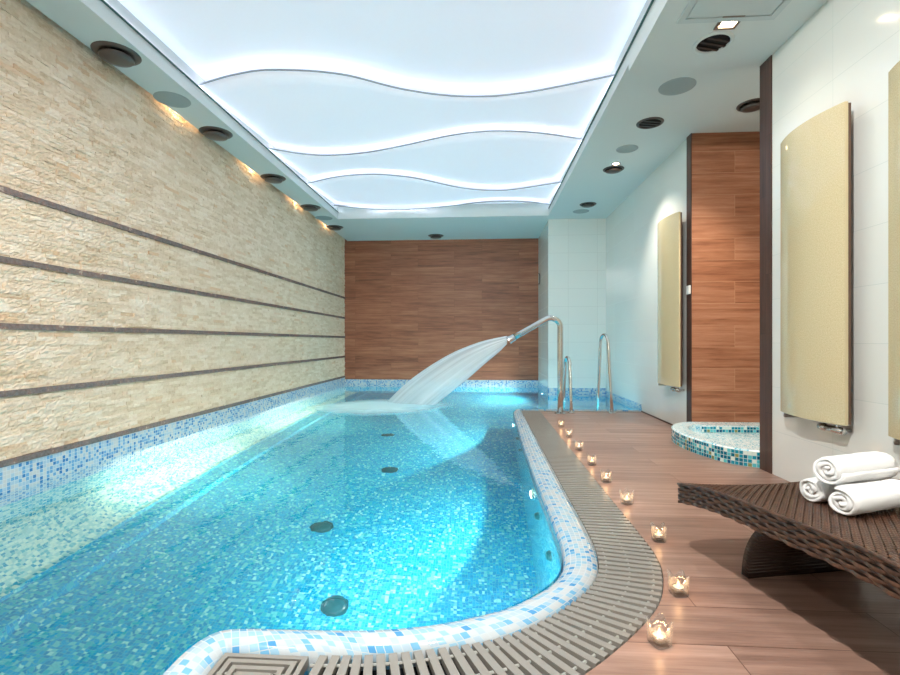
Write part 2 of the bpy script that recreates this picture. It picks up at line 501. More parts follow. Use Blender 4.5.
struct('dark_strip_right', bbox(XR-0.010, XR, 4.695, DF, 0.0, 0.012), M['wood_trim'])  # thin dark strip for the darker line where wall meets floor

# ceiling: soffits round the luminous recess
RX0, RX1, RY0, RY1 = -2.245, 1.015, 0.95, 7.42
bm = bmesh.new()
box(bm, XL+0.05, RX0, YB, YF, ZC, 3.1)
box(bm, RX0, RX1, RY1, YF, ZC, 3.1)
box(bm, RX0, RX1, YB, RY0, ZC, 3.1)
box(bm, 0.998, XN, YB, 3.37, ZN, 2.80)
box(bm, RX1, XN, YB, 3.37, 2.80, 3.1)
box(bm, XN, 3.2, YB, 3.37, ZN, 3.1)
box(bm, RX1, XR, 3.37, YW, ZF, 3.1)
box(bm, RX1, 1.04, YW, YF, ZC, 3.1)
box(bm, XR, 3.2, 3.37, 4.7, ZF, 3.1)
box(bm, XL-0.1, 3.2, YB-0.1, YF+0.1, 3.1, 3.2)
bmesh.ops.recalc_face_normals(bm, faces=bm.faces[:])
struct('ceiling', bm, M['ceiling'])
# slim green glass edge round the recess
bm = bmesh.new()
box(bm, RX1-0.016, RX1, RY0, RY1, 2.863, 2.866)
box(bm, RX0, RX0+0.016, RY0, RY1, 2.862, 2.866)
struct('trim_8', bm, M['glass_edge'])
for nm, xa, xb in (('left', RX0+0.003, RX0+0.008), ('right', RX1-0.008, RX1-0.003)):
    o = obj('light_strip', bbox(xa, xb, RY0+0.01, RY1-0.01, 2.868, 2.873), M['led'])
    tag(o, 'white light strip behind the glass edge along the %s side of the ceiling recess' % nm, 'light strip')

# ---------------------------------------------------------------- luminous wave ceiling
WV = [
 [(-2.245,3.70),(-1.9,3.58),(-1.59,3.53),(-1.08,3.62),(-.66,3.86),(-.3,3.99),(.04,4.03),(.35,3.99),(.62,3.91),(1.015,3.77)],
 [(-2.245,4.96),(-1.95,5.13),(-1.66,5.19),(-1.25,5.14),(-.85,5.00),(-.31,4.77),(0.0,4.70),(.27,4.71),(.62,4.79),(1.015,4.95)],
 [(-2.245,6.10),(-1.8,5.88),(-1.36,5.81),(-1.0,5.90),(-.776,6.02),(-.4,6.32),(-.16,6.46),(.12,6.54),(.376,6.53),(1.015,6.26)],
 [(-2.245,7.10),(-1.7,7.34),(-1.33,7.40),(-.9,7.36),(-.487,7.25),(0.0,7.09),(.35,7.06),(.7,7.13),(1.015,7.26)]]
def wave(i, x):
    if i < 0: return RY0
    if i >= len(WV): return RY1
    P = WV[i]
    for (a, ya), (b, yb) in zip(P, P[1:]):
        if a <= x <= b + 1e-9:
            j = P.index((a, ya))
            m0 = ((P[j+1][1]-P[max(j-1,0)][1])/(P[j+1][0]-P[max(j-1,0)][0]))
            k = min(j+2, len(P)-1)
            m1 = (P[k][1]-P[j][1])/(P[k][0]-P[j][0])
            h = b-a; t = (x-a)/h
            return (2*t**3-3*t*t+1)*ya + (t**3-2*t*t+t)*h*m0 + (-2*t**3+3*t*t)*yb + (t**3-t*t)*h*m1
    return P[-1][1]
NXW = 72
for i in range(5):
    bm = bmesh.new(); lower = []
    rows = []
    NY = 8
    for jj in range(NY+1):
        s = jj/NY; row = []
        for k in range(NXW+1):
            x = RX0 + (RX1-RX0)*k/NXW
            a = wave(i-1, x); b = wave(i, x) + (0.20 if i < 4 else 0)
            b = min(b, RY1-0.001)
            y = a + (max(b, a+0.01)-a)*s
            z0 = ZP if i == 0 else ZP - 0.045*(1-s)
            zz = z0 + 0.03*s + (0.012 if i == 0 else 0.0)
            row.append((x, y, zz))
        rows.append(row)
    bot = [[bm.verts.new(p) for p in r_] for r_ in rows]
    top = [[bm.verts.new((p[0], p[1], p[2]+0.006)) for p in r_] for r_ in rows]
    for A, flip in ((bot, True), (top, False)):
        for r0, r1 in zip(A, A[1:]):
            for k in range(NXW):
                f = (r0[k], r0[k+1], r1[k+1], r1[k])
                bm.faces.new(tuple(reversed(f)) if flip else f)
    for k in range(NXW):
        bm.faces.new((bot[0][k], bot[0][k+1], top[0][k+1], top[0][k]))
        bm.faces.new((bot[-1][k+1], bot[-1][k], top[-1][k], top[-1][k+1]))
    labs = ['nearest and widest glowing white ceiling panel with one wavy edge', 'glowing white ceiling panel just beyond the first wave line',
            'third glowing ceiling panel, bulging toward the right side of the recess', 'glowing white ceiling panel between the third and fourth wave lines',
            'smallest glowing ceiling panel at the far end of the recess']
    lp = thing('luminous_ceiling_panel', labs[i], 'ceiling light', (0,0,0), 0, 'wavy luminous ceiling panels')
    obj('diffuser', bm, M['lum'], lp, True)
    if i > 0:
        # lip along the near edge, and the led strip lying behind it on top of the panel
        bm = bmesh.new(); bl = bmesh.new()
        pr = None; pl = None
        for k in range(NXW+1):
            x = RX0 + (RX1-RX0)*k/NXW; y = wave(i-1, x); z = ZP-0.045
            q = [bm.verts.new((x, y-0.005, z-0.002)), bm.verts.new((x, y, z-0.002)), bm.verts.new((x, y, z+0.0105)), bm.verts.new((x, y-0.005, z+0.0105))]
            e = [bl.verts.new((x, y+0.010, z+0.0068)), bl.verts.new((x, y+0.018, z+0.0068)), bl.verts.new((x, y+0.018, z+0.0095)), bl.verts.new((x, y+0.010, z+0.0095))]
            if pr:
                for a in range(4):
                    bm.faces.new((pr[a], q[a], q[(a+1)%4], pr[(a+1)%4]))
                    bl.faces.new((pl[a], e[a], e[(a+1)%4], pl[(a+1)%4]))
            pr, pl = q, e
        bmesh.ops.recalc_face_normals(bm, faces=bm.faces[:]); bmesh.ops.recalc_face_normals(bl, faces=bl.faces[:])
        o = obj('edge_lip', bm, M['lip'], lp); o['label'] = 'grey wavy edge line'
        obj('light_strip', bl, M['led'], lp)

# ---------------------------------------------------------------- swimming pool
pool = thing('swimming_pool', 'turquoise mosaic swimming pool with curved pale tiled rim beside the wooden deck', 'pool', (0,0,PD))
def poolpts(off=0.0):
    P = [(XL, YB), (XL, YF), (1.04, YF), (1.04, YW), (XR, YW), (XR, DF+0.03), (0.55, DF+0.03), (0.46, 6.01)] + [(p.x, p.y) for p in inn]
    return P
bm = ngon(poolpts(), 0.0)
obj('basin_floor', bm, M['pool_tile'], pool)
# underwater walls with running-length UV; left one leans on a coved foot
def wallstrip(pts, z0, z1, closed=False):
    bm = bmesh.new(); L = bm.loops.layers.uv.new('UVMap'); s = 0; prev = None
    for i, p in enumerate(pts):
        if i: s += math.hypot(p[0]-pts[i-1][0], p[1]-pts[i-1][1])
        a = bm.verts.new((p[0], p[1], z0)); b = bm.verts.new((p[0], p[1], z1))
        if prev:
            f = bm.faces.new((prev[0], a, b, prev[1]))
            for l, u in zip(f.loops, ((prev[2], z0), (s, z0), (s, z1), (prev[2], z1))): l[L].uv = u
        prev = (a, b, s)
    return bm
PP = poolpts()
bm = wallstrip(PP[7:] + [PP[0]] + [], 0.0, WZ-PD)
obj('basin_side', bm, M['pool_tile'], pool)
bm = wallstrip([(XR, YW), (XR, DF+0.03), (0.55, DF+0.03), (0.46, 6.01)], 0.0, WZ-PD-0.03)
obj('basin_side', bm, M['pool_tile'], pool)
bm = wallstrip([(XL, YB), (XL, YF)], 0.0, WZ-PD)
obj('basin_side', bm, M['lit_side_tile'], pool)
bm = wallstrip([(XL, YF), (1.04, YF), (1.04, YW), (XR, YW)], 0.0, WZ-PD)
obj('basin_side', bm, M['pool_tile'], pool)
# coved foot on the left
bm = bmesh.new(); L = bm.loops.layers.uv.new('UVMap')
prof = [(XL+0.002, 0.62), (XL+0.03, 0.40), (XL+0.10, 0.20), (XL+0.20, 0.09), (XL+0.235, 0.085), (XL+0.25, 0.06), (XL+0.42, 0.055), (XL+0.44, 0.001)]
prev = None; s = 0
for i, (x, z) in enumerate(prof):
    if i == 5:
        obj('coved_foot', bm, M['lit_side_tile'], pool)
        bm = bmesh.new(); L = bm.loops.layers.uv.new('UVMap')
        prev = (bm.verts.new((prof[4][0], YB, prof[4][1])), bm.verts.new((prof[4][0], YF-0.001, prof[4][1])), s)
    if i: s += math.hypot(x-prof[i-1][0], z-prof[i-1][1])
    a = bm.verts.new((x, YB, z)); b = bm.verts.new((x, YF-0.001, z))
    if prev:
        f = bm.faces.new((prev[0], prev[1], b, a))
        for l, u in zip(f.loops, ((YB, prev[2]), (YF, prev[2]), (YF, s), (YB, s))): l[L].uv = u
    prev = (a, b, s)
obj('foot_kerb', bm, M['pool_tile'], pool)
# rim : rounded tile edge between water and grate
bm = bmesh.new(); L = bm.loops.layers.uv.new('UVMap')
nR = len(inn); prev = None; s = 0
prof = [(0.0, -0.12), (0.0, -0.02), (0.06, 0.008), (0.18, 0.020), (0.45, 0.022), (0.75, 0.014), (1.0, -0.004), (1.0, -0.05)]
for i in range(nR):
    a, b = inn[i], ro[i]
    if i: s += ((a+b)/2 - (inn[i-1]+ro[i-1])/2).length
    w = (b-a).length; vs = []; us = []
    d = 0
    for j, (t, z) in enumerate(prof):
        if j: d += math.hypot((t-prof[j-1][0])*w, z-prof[j-1][1])
        p = a.lerp(b, t); vs.append(bm.verts.new((p.x, p.y, z + WZ - 0.012 - PD + (0.0)))); us.append(d)
    if prev:
        for j in range(len(prof)-1):
            f = bm.faces.new((prev[0][j], vs[j], vs[j+1], prev[0][j+1]))
            for l, u in zip(f.loops, ((prev[2], prev[1][j]), (s, us[j]), (s, us[j+1]), (prev[2], prev[1][j+1]))): l[L].uv = u
    prev = (vs, us, s)
bmesh.ops.recalc_face_normals(bm, faces=bm.faces[:])
o = obj('rim', bm, M['rim_tile'], pool, True); o['label'] = 'rounded rim of pale blue and white mosaic'
# mosaic border above the waterline
for nm, b in (('left', (XL-0.02, XL+0.002, YB, YF, WZ-0.25, 0.171)), ('far', (XL, 1.04, YF-0.002, YF+0.02, WZ-0.25, 0.131)),
              ('side', (1.038, 1.06, YW-0.002, YF, WZ-0.25, 0.12)), ('white', (1.038, XR, YW-0.003, YW+0.02, WZ-0.25, 0.121)), ('right', (XR-0.002, XR+0.02, DF, YW, WZ-0.25, 0.086))):
    bm = bmesh.new(); box(bm, *b[:4], b[4]-PD, b[5]-PD); bmesh.ops.recalc_face_normals(bm, faces=bm.faces[:])
    o = obj('tile_border', bm, M['border_tile'], pool); o['label'] = 'blue and white mosaic band at the waterline'
# overflow channel under the grates
bm = bmesh.new()
n = len(gr)
prev = None
for i in range(n):
    a, b = ro[i], gr[i]
    v = [bm.verts.new((a.x, a.y, -0.02-PD)), bm.verts.new((a.x, a.y, -0.14-PD)), bm.verts.new((b.x, b.y, -0.14-PD)), bm.verts.new((b.x, b.y, -0.002-PD))]
    if prev:
        for j in range(3): bm.faces.new((prev[j], prev[j+1], v[j+1], v[j]))
    prev = v
v = [bm.verts.new((x, y, -0.14-PD)) for x, y in ((-0.46,1.035), (-0.46,1.277), (-0.702,1.277), (-0.702,YB), (-0.46,YB))]
bm.faces.new(v)
vv = [bm.verts.new((x, y, -0.14-PD)) for x, y in ((0.47,DF-0.07), (XR,DF-0.07), (XR,DF+0.02), (0.47,DF+0.02))]; bm.faces.new(vv)
obj('overflow_channel', bm, M['channel'], pool)
bm = bmesh.new(); box(bm, 0.46, XR, DF, DF+0.028, -0.3-PD, WZ-0.003-PD)
obj('far_kerb', bm, M['rim_tile'], pool)

# water
bm = ngon(poolpts(), WZ)
o = obj('pool_water', bm, M['water']); tag(o, 'clear turquoise water filling the swimming pool', 'water', kind='stuff')

# ---------------------------------------------------------------- grates
def grate(i0, i1, label, step=0.037, sw=0.0225):
    """section between parameters of the matched outer-rim and grate curves (indices into the control curve)"""
    a = ro[i0*8:i1*8+1]; b = gr[i0*8:i1*8+1]
    mid = [(p+q)/2 for p, q in zip(a, b)]
    tot = sum((q-p).length for p, q in zip(mid, mid[1:]))
    cnt = max(2, int(tot/step))
    c = thing('overflow_grate', label, 'drain grate', (mid[0].x, mid[0].y, 0), 0, 'overflow grate sections round the pool')
    O = Vector((mid[0].x, mid[0].y, 0))
    L = [0]
    for p, q in zip(mid, mid[1:]): L.append(L[-1] + (q-p).length)
    def at(sv):
        j = 0
        while j < len(L)-2 and L[j+1] < sv: j += 1
        t = (sv-L[j])/(L[j+1]-L[j]); return a[j].lerp(a[j+1], t), b[j].lerp(b[j+1], t)
    bm = bmesh.new()
    for k in range(cnt):
        s0 = (k+0.25)*tot/cnt
        p, q = at(s0); d = (q-p).normalized(); p = p + d*0.004; q = q - d*0.004
        nrm = Vector((-d.y, d.x, 0))*sw/2
        ps = [p-nrm, p+nrm, q+nrm, q-nrm]
        t_ = [bm.verts.new((x.x-O.x, x.y-O.y, 0.004)) for x in ps]; b_ = [bm.verts.new((x.x-O.x, x.y-O.y, -0.016)) for x in ps]
        bm.faces.new(t_); bm.faces.new(list(reversed(b_)))
        for m in range(4): bm.faces.new((t_[m], b_[m], b_[(m+1)%4], t_[(m+1)%4]))
    bmesh.ops.recalc_face_normals(bm, faces=bm.faces[:])
    obj('slats', bm, M['grate'], c)
    for w in (0.14, 0.5, 0.86):
        bm = bmesh.new(); pts = []
        nn = max(2, cnt//2)
        for k in range(nn+1):
            p, q = at(tot*0.995*k/nn); m = p.lerp(q, w); pts.append((m.x-O.x, m.y-O.y, -0.004))
        tube(bm, pts, 0.0045, 6)
        obj('connecting_rod', bm, M['grate_bar'], c)
    return c
grate(0, 3, 'farthest straight grey grate section beside the deck, below the water spout')
grate(3, 6, 'middle straight grey slatted grate section, left of the row of candles')
grate(6, 8, 'short straight grey grate section just before the curve')
grate(8, 11, 'grey slatted grate section fanning round the corner of the pool')
grate(11, 15, 'grey slatted grate section along the near edge of the pool')
# far edge grate, thin
c = thing('overflow_grate', 'narrow dark grate running along the far edge of the deck behind the handrails', 'drain grate', (0.48, DF-0.04, 0), 0, 'overflow grate sections round the pool')
bm = bmesh.new()
k = 0.0
while k < XR-0.49:
    box(bm, k, k+0.012, -0.026, 0.036, -0.014, 0.006); k += 0.03
obj('slats', bm, M['grate'], c)
for yy in (-0.015, 0.025):
    bm = bmesh.new(); box(bm, 0, XR-0.49, yy-0.004, yy+0.004, -0.012, 0.002); obj('connecting_rod', bm, M['grate_bar'], c)
# corner unit of nested square frames
c = thing('grate_corner', 'grey corner drain grate of nested square frames at the near pool edge', 'drain grate', (-0.581, 1.157, 0))
for k, hw in enumerate((0.116, 0.094, 0.070, 0.046)):
    bm = bmesh.new(); t = 0.014
    box(bm, -hw, hw, hw-t, hw, -0.02, 0.004); box(bm, -hw, hw, -hw, -hw+t, -0.02, 0.004)
    box(bm, -hw, -hw+t, -hw+t, hw-t, -0.02, 0.004); box(bm, hw-t, hw, -hw+t, hw-t, -0.02, 0.004)
    obj('frame', bm, M['grate'], c)
bm = bmesh.new()
for d in (-0.05, 0.05):
    box(bm, d-0.004, d+0.004, -0.115, 0.115, -0.018, -0.004)
    box(bm, -0.115, 0.115, d-0.004, d+0.004, -0.018, -0.004)
obj('cross_bars', bm, M['grate_bar'], c)
bm = bmesh.new()
for k in range(5): box(bm, -0.032, 0.032, -0.03+k*0.014, -0.023+k*0.014, -0.018, 0.003)
obj('centre_slats', bm, M['grate'], c)
c = thing('overflow_grate', 'grey grate running from the corner unit toward the camera, left of the deck', 'drain grate', (-0.581, 1.028, 0), 0, 'overflow grate sections round the pool')
bm = bmesh.new(); k = 0.0
while k < 1.2:
    box(bm, -0.117, 0.117, -k-0.022, -k, -0.016, 0.004); k += 0.037
obj('slats', bm, M['grate'], c)
for xx in (-0.08, 0.0, 0.08):
    bm = bmesh.new(); box(bm, xx-0.004, xx+0.004, -1.2, 0, -0.012, 0.0); obj('connecting_rod', bm, M['grate_bar'], c)

# ---------------------------------------------------------------- pool fittings
labs = ['round teal floor inlet nearest the camera on the pool floor', 'round teal floor inlet second from the camera on the pool floor',
        'round teal floor inlet right of centre, third from the camera', 'small round teal floor inlet farthest away, near the falling water']
first = None
for (x, y), lb in zip(((-.78,2.52),(-1.10,3.27),(-.835,4.36),(-1.09,5.55)), labs):
    if first is None:
        first = thing('floor_inlet', lb, 'pool inlet', (x, y, PD), 0, 'round inlets in the pool floor')
        obj('cover', lathe([(0, .014), (.045, .013), (.058, .007), (.064, 0.0)], 28), M['inlet'], first, True)
        obj('grille_ring', lathe([(.076, 0.0), (.076, .006), (.064, .006), (.064, .0)], 28), M['inlet'], first)
    else:
        c = copy_tree(first); c.location = (x, y, PD); c['label'] = lb

def aim(o, d): o.rotation_euler = Vector(d).to_track_quat('-Z', 'Y').to_euler()
def spot(name, loc, d, power, size, blend=0.5, rad=0.05, col=(1,1,1), parent=None):
    L = bpy.data.lights.new(name, 'SPOT'); L.energy = power; L.spot_size = math.radians(size); L.spot_blend = blend
    L.shadow_soft_size = rad; L.color = col
    o = bpy.data.objects.new(name, L); COL.objects.link(o); o.location = loc; aim(o, d)
    if parent: o.parent = parent
    return o
lampx = {5.19: 0.335, 2.98: 0.312, 1.0: 0}
for (x, y, lb) in ((0.340, 5.19, 'bright underwater pool lamp in the right pool wall, near the water spout'),
                   (0.310, 2.98, 'bright underwater pool lamp in the right pool wall, closer to the camera'),):
    c = thing('underwater_lamp', lb, 'pool lamp', (x, y, -0.30), 0, 'underwater lamps in the pool side')
    def disc(prof):
        b = lathe(prof, 28); bmesh.ops.rotate(b, cent=(0,0,0), matrix=Matrix.Rotation(-pi/2, 3, 'Y'), verts=b.verts[:]); return b
    obj('flange', disc([(.05, .012), (.075, .010), (.082, 0.0)]), M['steel'], c, True)
    obj('lens', disc([(0, .016), (.03, .015), (.05, .012)]), M['lens'], c, True)
    spot('flood', (-0.05, 0, 0), (-1, .30, -.08), POOL_WIDE, 134, 0.12, 0.03, (0.95, 1.0, 0.88), c)
    spot('beam', (-0.05, 0, 0), (-1, .38, -0.10), POOL_BEAM, 46, 1.0, 0.03, (1.0, 0.93, 0.62), c)
c = thing('underwater_lamp', 'added underwater lamp hidden below the near rim of the pool', 'pool lamp', (-0.42, 1.372, -0.42), 0, 'underwater lamps in the pool side')  # added lamp, brightens the dim right part of the pool
def discy(prof):
    b = lathe(prof, 28); bmesh.ops.rotate(b, cent=(0,0,0), matrix=Matrix.Rotation(-pi/2, 3, 'X'), verts=b.verts[:]); return b
obj('flange', discy([(.05, .012), (.075, .010), (.082, 0.0)]), M['steel'], c, True)
obj('lens', discy([(0, .016), (.03, .015), (.05, .012)]), M['lens'], c, True)
spot('flood', (0, 0.05, 0), (0.10, 1, -.02), 110, 130, 1.0, 0.05, (0.9, 1.0, 0.95), c)
for X_, Y_, P_, lb in ((XR-0.004, 6.45, 90, 'added underwater lamp in the pool side by the handrails, below the right wall'), (1.034, 8.35, 170, 'added underwater lamp in the far right pool side, below the greenish wall')):  # two added lamps that brighten the dark far water
    c = thing('underwater_lamp', lb, 'pool lamp', (X_, Y_, -0.5), 0, 'underwater lamps in the pool side')
    obj('flange', disc([(.05, .012), (.075, .010), (.082, 0.0)]), M['steel'], c, True)
    obj('lens', disc([(0, .016), (.03, .015), (.05, .012)]), M['lens'], c, True)
    spot('flood', (-0.05, 0, 0), (-1, -.1, -.05), P_, 160, 0.8, 0.05, (0.95, 1.0, 0.88), c)
first = None
for x, y, z, lb in ((0.335,4.56,-.34,'small round teal jet nozzle on the pool side, beyond the nearer lamp'), (0.326,4.14,-.36,'small round teal jet nozzle on the pool side, between the two lamps'),
                 (0.312,2.72,-.38,'small round teal jet nozzle just nearer than the closer underwater lamp'), (0.316,2.27,-.38,'small round teal jet nozzle near the curved pool corner')):
    if first is None:
        first = thing('jet_nozzle', lb, 'pool jet', (x, y, z), 0, 'jet nozzles in the pool side')
        b = lathe([(0,.012),(.018,.02),(.026,.018),(.036,.006),(.04,0)], 20); bmesh.ops.rotate(b, cent=(0,0,0), matrix=Matrix.Rotation(-pi/2, 3, 'Y'), verts=b.verts[:])
        obj('nozzle', b, M['inlet'], first, True)
    else:
        c = copy_tree(first); c.location = (x, y, z); c['label'] = lb

# water spout
sp = thing('water_spout', 'tall polished steel pool spout arching over the water', 'water spout', (0.925, 5.80, 0))
pts = [(0,0,0),(0,0,0.3),(0,0,0.7),(0,0,1.02)]
for k in range(1, 9):
    a = k/8*math.radians(66); pts.append((-0.115*(1-math.cos(a)), 0, 1.02+0.115*math.sin(a)*0.93))
e = Vector(pts[-1]); dirv = Vector((-0.905, 0.03, -0.36)).normalized()
# swing past the top, then run down toward the water
for k in range(1, 6):
    a = math.radians(66) + k/5*math.radians(46)
    pts.append((-0.115*(1-math.cos(a)), 0, 1.02+0.115*math.sin(a)*0.93))
e = Vector(pts[-1]); tip = Vector((0.372-0.925, 0.10, 0.893))
pts += [tuple(e.lerp(tip, t)) for t in (0.25, 0.5, 0.75, 1.0)]
bm = bmesh.new(); radii = [0.034]*(len(pts)-3) + [0.034, 0.035, 0.036]
tube(bm, pts, 0.034, 20, True, radii)
obj('pipe', bm, M['steel'], sp, True)
bm = bmesh.new(); d = (tip-e).normalized()
tube(bm, [tip-d*0.03, tip+d*0.02, tip+d*0.055], 0, 20, False, [0.041, 0.044, 0.052])
obj('nozzle', bm, M['steel'], sp, True)
obj('base_flange', lathe([(0,.012),(.045,.012),(.065,.006),(.068,0),(0,0)], 28), M['steel'], sp, True)

# falling water : a fan sheet with thickness
T = [(0.30,5.91,0.918),(-0.025,5.99,0.845),(-0.406,6.10,0.690),(-0.790,6.22,0.455),(-1.06,6.34,0.245),(-1.28,6.45,0.03)]
B = [(0.30,5.91,0.815),(0.20,5.93,0.715),(0.02,5.98,0.56),(-0.18,6.04,0.38),(-0.40,6.12,0.20),(-0.60,6.22,0.03)]
Tc, Bc = catmull(T, 6), catmull(B, 6)
bm = bmesh.new(); L = bm.loops.layers.uv.new('UVMap'); prev = None; K = 24
for i, (t, b) in enumerate(zip(Tc, Bc)):
    s = i/(len(Tc)-1); ring = []
    th = 0.028 + 0.13*s
    for k in range(K):
        a = 2*pi*k/K; c_ = (t+b)/2; h = (t-b)/2
        # flattened section, rippled
        rip = 1 + 0.10*s*math.sin(5*a+1.3)
        ring.append(bm.verts.new(c_ + h*math.cos(a) + Vector((0.25, 0.95, 0)).normalized()*th*math.sin(a)*rip))
    if prev:
        for k in range(K):
            f = bm.faces.new((prev[k], prev[(k+1)%K], ring[(k+1)%K], ring[k]))
            s0 = (i-1)/(len(Tc)-1)
            uu = abs(2*k/K-1); u2 = abs(2*(k+1)/K-1)
            for l, u in zip(f.loops, ((s0, uu), (s0, u2), (s, u2), (s, uu))): l[L].uv = u
    prev = ring
o = obj('water_jet', bm, M['jet'], None, True); tag(o, 'white fan of water falling from the steel spout into the pool', 'water jet')
bm = bmesh.new(); L = bm.loops.layers.uv.new('UVMap'); NR, NA = 8, 48
cen = Vector((-1.30, 6.05, 0)); rings = []
for i in range(NR+1):
    rr = i/NR; ring = []
    for k in range(NA):
        a = 2*pi*k/NA
        rad = 1 + 0.14*noise.noise(Vector((math.cos(a)*1.3, math.sin(a)*1.3, 2)))
        x = cen.x + rr*rad*0.95*math.cos(a); y = cen.y + rr*rad*0.78*math.sin(a) + 0.05*math.cos(a)*rr
        ring.append((bm.verts.new((x, y, WZ+0.004+0.03*(1-rr)**0.7)), rr, a))
    rings.append(ring)
for A, Bb in zip(rings, rings[1:]):
    for k in range(NA):
        q = (A[k], A[(k+1)%NA], Bb[(k+1)%NA], Bb[k])
        f = bm.faces.new([x[0] for x in q])
        for l, x in zip(f.loops, q): l[L].uv = (x[1], x[2]*0.8)
bmesh.ops.remove_doubles(bm, verts=bm.verts[:], dist=1e-5)
bmesh.ops.recalc_face_normals(bm, faces=bm.faces[:])
o = obj('splash_foam', bm, M['foam'], None, True); tag(o, 'pale foam spreading on the water under the falling jet', 'foam', kind='stuff')

# handrails
def rail(label, foot, top, back, r=0.019):
    c = thing('pool_handrail', label, 'handrail', foot, 0, 'steel handrails at the pool steps')
    F = Vector(foot); f = Vector((0,0,0)); t = Vector(top)-F; b = Vector(back)-F
    mid = (f+b)/2; hw = Vector((b.x, b.y, 0)); 
    # legs narrow slightly toward a round bend
    w = 0.125; dirn = Vector((b.x, b.y, 0)).normalized()
    c0 = Vector((t.x, t.y, t.z - w*0.9))
    L1 = c0 - dirn*w; R1 = c0 + dirn*w
    pts = [f, f.lerp(L1, 0.33), f.lerp(L1, 0.66), L1]
    for k in range(1, 12):
        a = pi*k/12; pts.append(c0 - dirn*w*math.cos(a) + Vector((0,0,1))*w*0.9*math.sin(a))
    pts += [R1, R1.lerp(b, 0.5), b]
    bm = bmesh.new(); tube(bm, pts, r, 16); obj('rail', bm, M['steel'], c, True)
    obj('foot_flange', lathe([(0,.012),(.03,.012),(.042,.005),(.043,0),(0,0)], 24), M['steel'], c, True)
rail('taller steel handrail loop at the deck far edge, near the white wall', (1.54,5.86,0), (1.505,6.08,0.935), (1.47,6.36,-0.5))
rail('shorter steel handrail loop standing just behind the water spout', (1.06,5.84,0), (1.055,6.07,0.655), (1.03,6.34,-0.5))

# ---------------------------------------------------------------- candles
CAND = [(.497,1.395,20,'nearest the camera, low on the deck beside the curved grate'), (.659,1.675,5,'second from the camera, beside the bend of the grate'),
        (.752,2.12,-8,'third from the camera, just beyond the lounger foot'), (.757,2.59,30,'fourth from the camera, looking the least lit'),
        (.749,2.985,10,'fifth from the camera, beside the straight grate'), (.755,3.39,0,'sixth from the camera, beside the straight grate'),
        (.758,3.85,15,'seventh from the camera, beside the straight grate'), (.773,4.37,-10,'eighth from the camera, second before the water spout'),
        (.784,4.87,5,'farthest away, just in front of the water spout')]
def holder_mesh():
    bm = bmesh.new(); n = 32; O = []; I = []
    def sq(a, r):   # rounded square radius
        c, s = abs(math.cos(a)), abs(math.sin(a)); return r/((c**5+s**5)**0.2)
    levels = [0.0, 0.012, 0.03, 0.05, 1.0]
    def ring(r, z, wav):
        out = []
        for k in range(n):
            a = 2*pi*k/n; rr = sq(a, r)
            zz = z + (0.012*(-math.cos(4*a)) + 0.004 if wav else 0)
            out.append(bm.verts.new((rr*math.cos(a), rr*math.sin(a), zz)))
        return out
    R = [ring(0.023,0,0), ring(0.027,0.006,0), ring(0.0265,0.03,0), ring(0.030,0.056,1), ring(0.0255,0.056,1), ring(0.022,0.03,0), ring(0.021,0.014,0)]
    for A, B in zip(R, R[1:]):
        for k in range(n): bm.faces.new((A[k], A[(k+1)%n], B[(k+1)%n], B[k]))
    bm.faces.new(list(reversed(R[0]))); bm.faces.new(R[-1])
    bmesh.ops.recalc_face_normals(bm, faces=bm.faces[:])
    return bm
hold = tea = None
for x, y, rz, lb in CAND:
    if hold is None:
        hold = obj('candle_holder', holder_mesh(), M['glass'], None, True); tag(hold, '', '')
        tea = thing('tealight', 'x', 'candle')
        obj('cup', lathe([(0,0),(.0185,0),(.019,.014),(.0182,.014),(.0178,.002),(0,.002)], 20), M['steel'], tea, True)
        obj('wax', lathe([(0,.002),(.0176,.002),(.0176,.011),(.004,.0115),(0,.0115)], 20), M['wax'], tea, True)
        obj('flame', lathe([(0,.0125),(.003,.015),(.0042,.019),(.003,.026),(0,.034)], 12), M['flame'], tea, True)
        L = bpy.data.lights.new('glow', 'POINT'); L.energy = 0.10; L.color = (1, .55, .25); L.shadow_soft_size = 0.006
        lo = bpy.data.objects.new('glow', L); COL.objects.link(lo); lo.parent = tea; lo.location = (0,0,.045)
        h, t = hold, tea
    else: h, t = copy_tree(hold), copy_tree(tea)
    h.location = (x, y, 0.0); h.rotation_euler = (0,0,math.radians(rz)); t.location = (x, y, 0.0142)
    tag(h, 'clear glass candle holder ' + lb, 'candle holder', 'glass candle holders along the grate')
    tag(t, 'tealight in the holder ' + lb, 'candle', 'tealights in the glass holders')

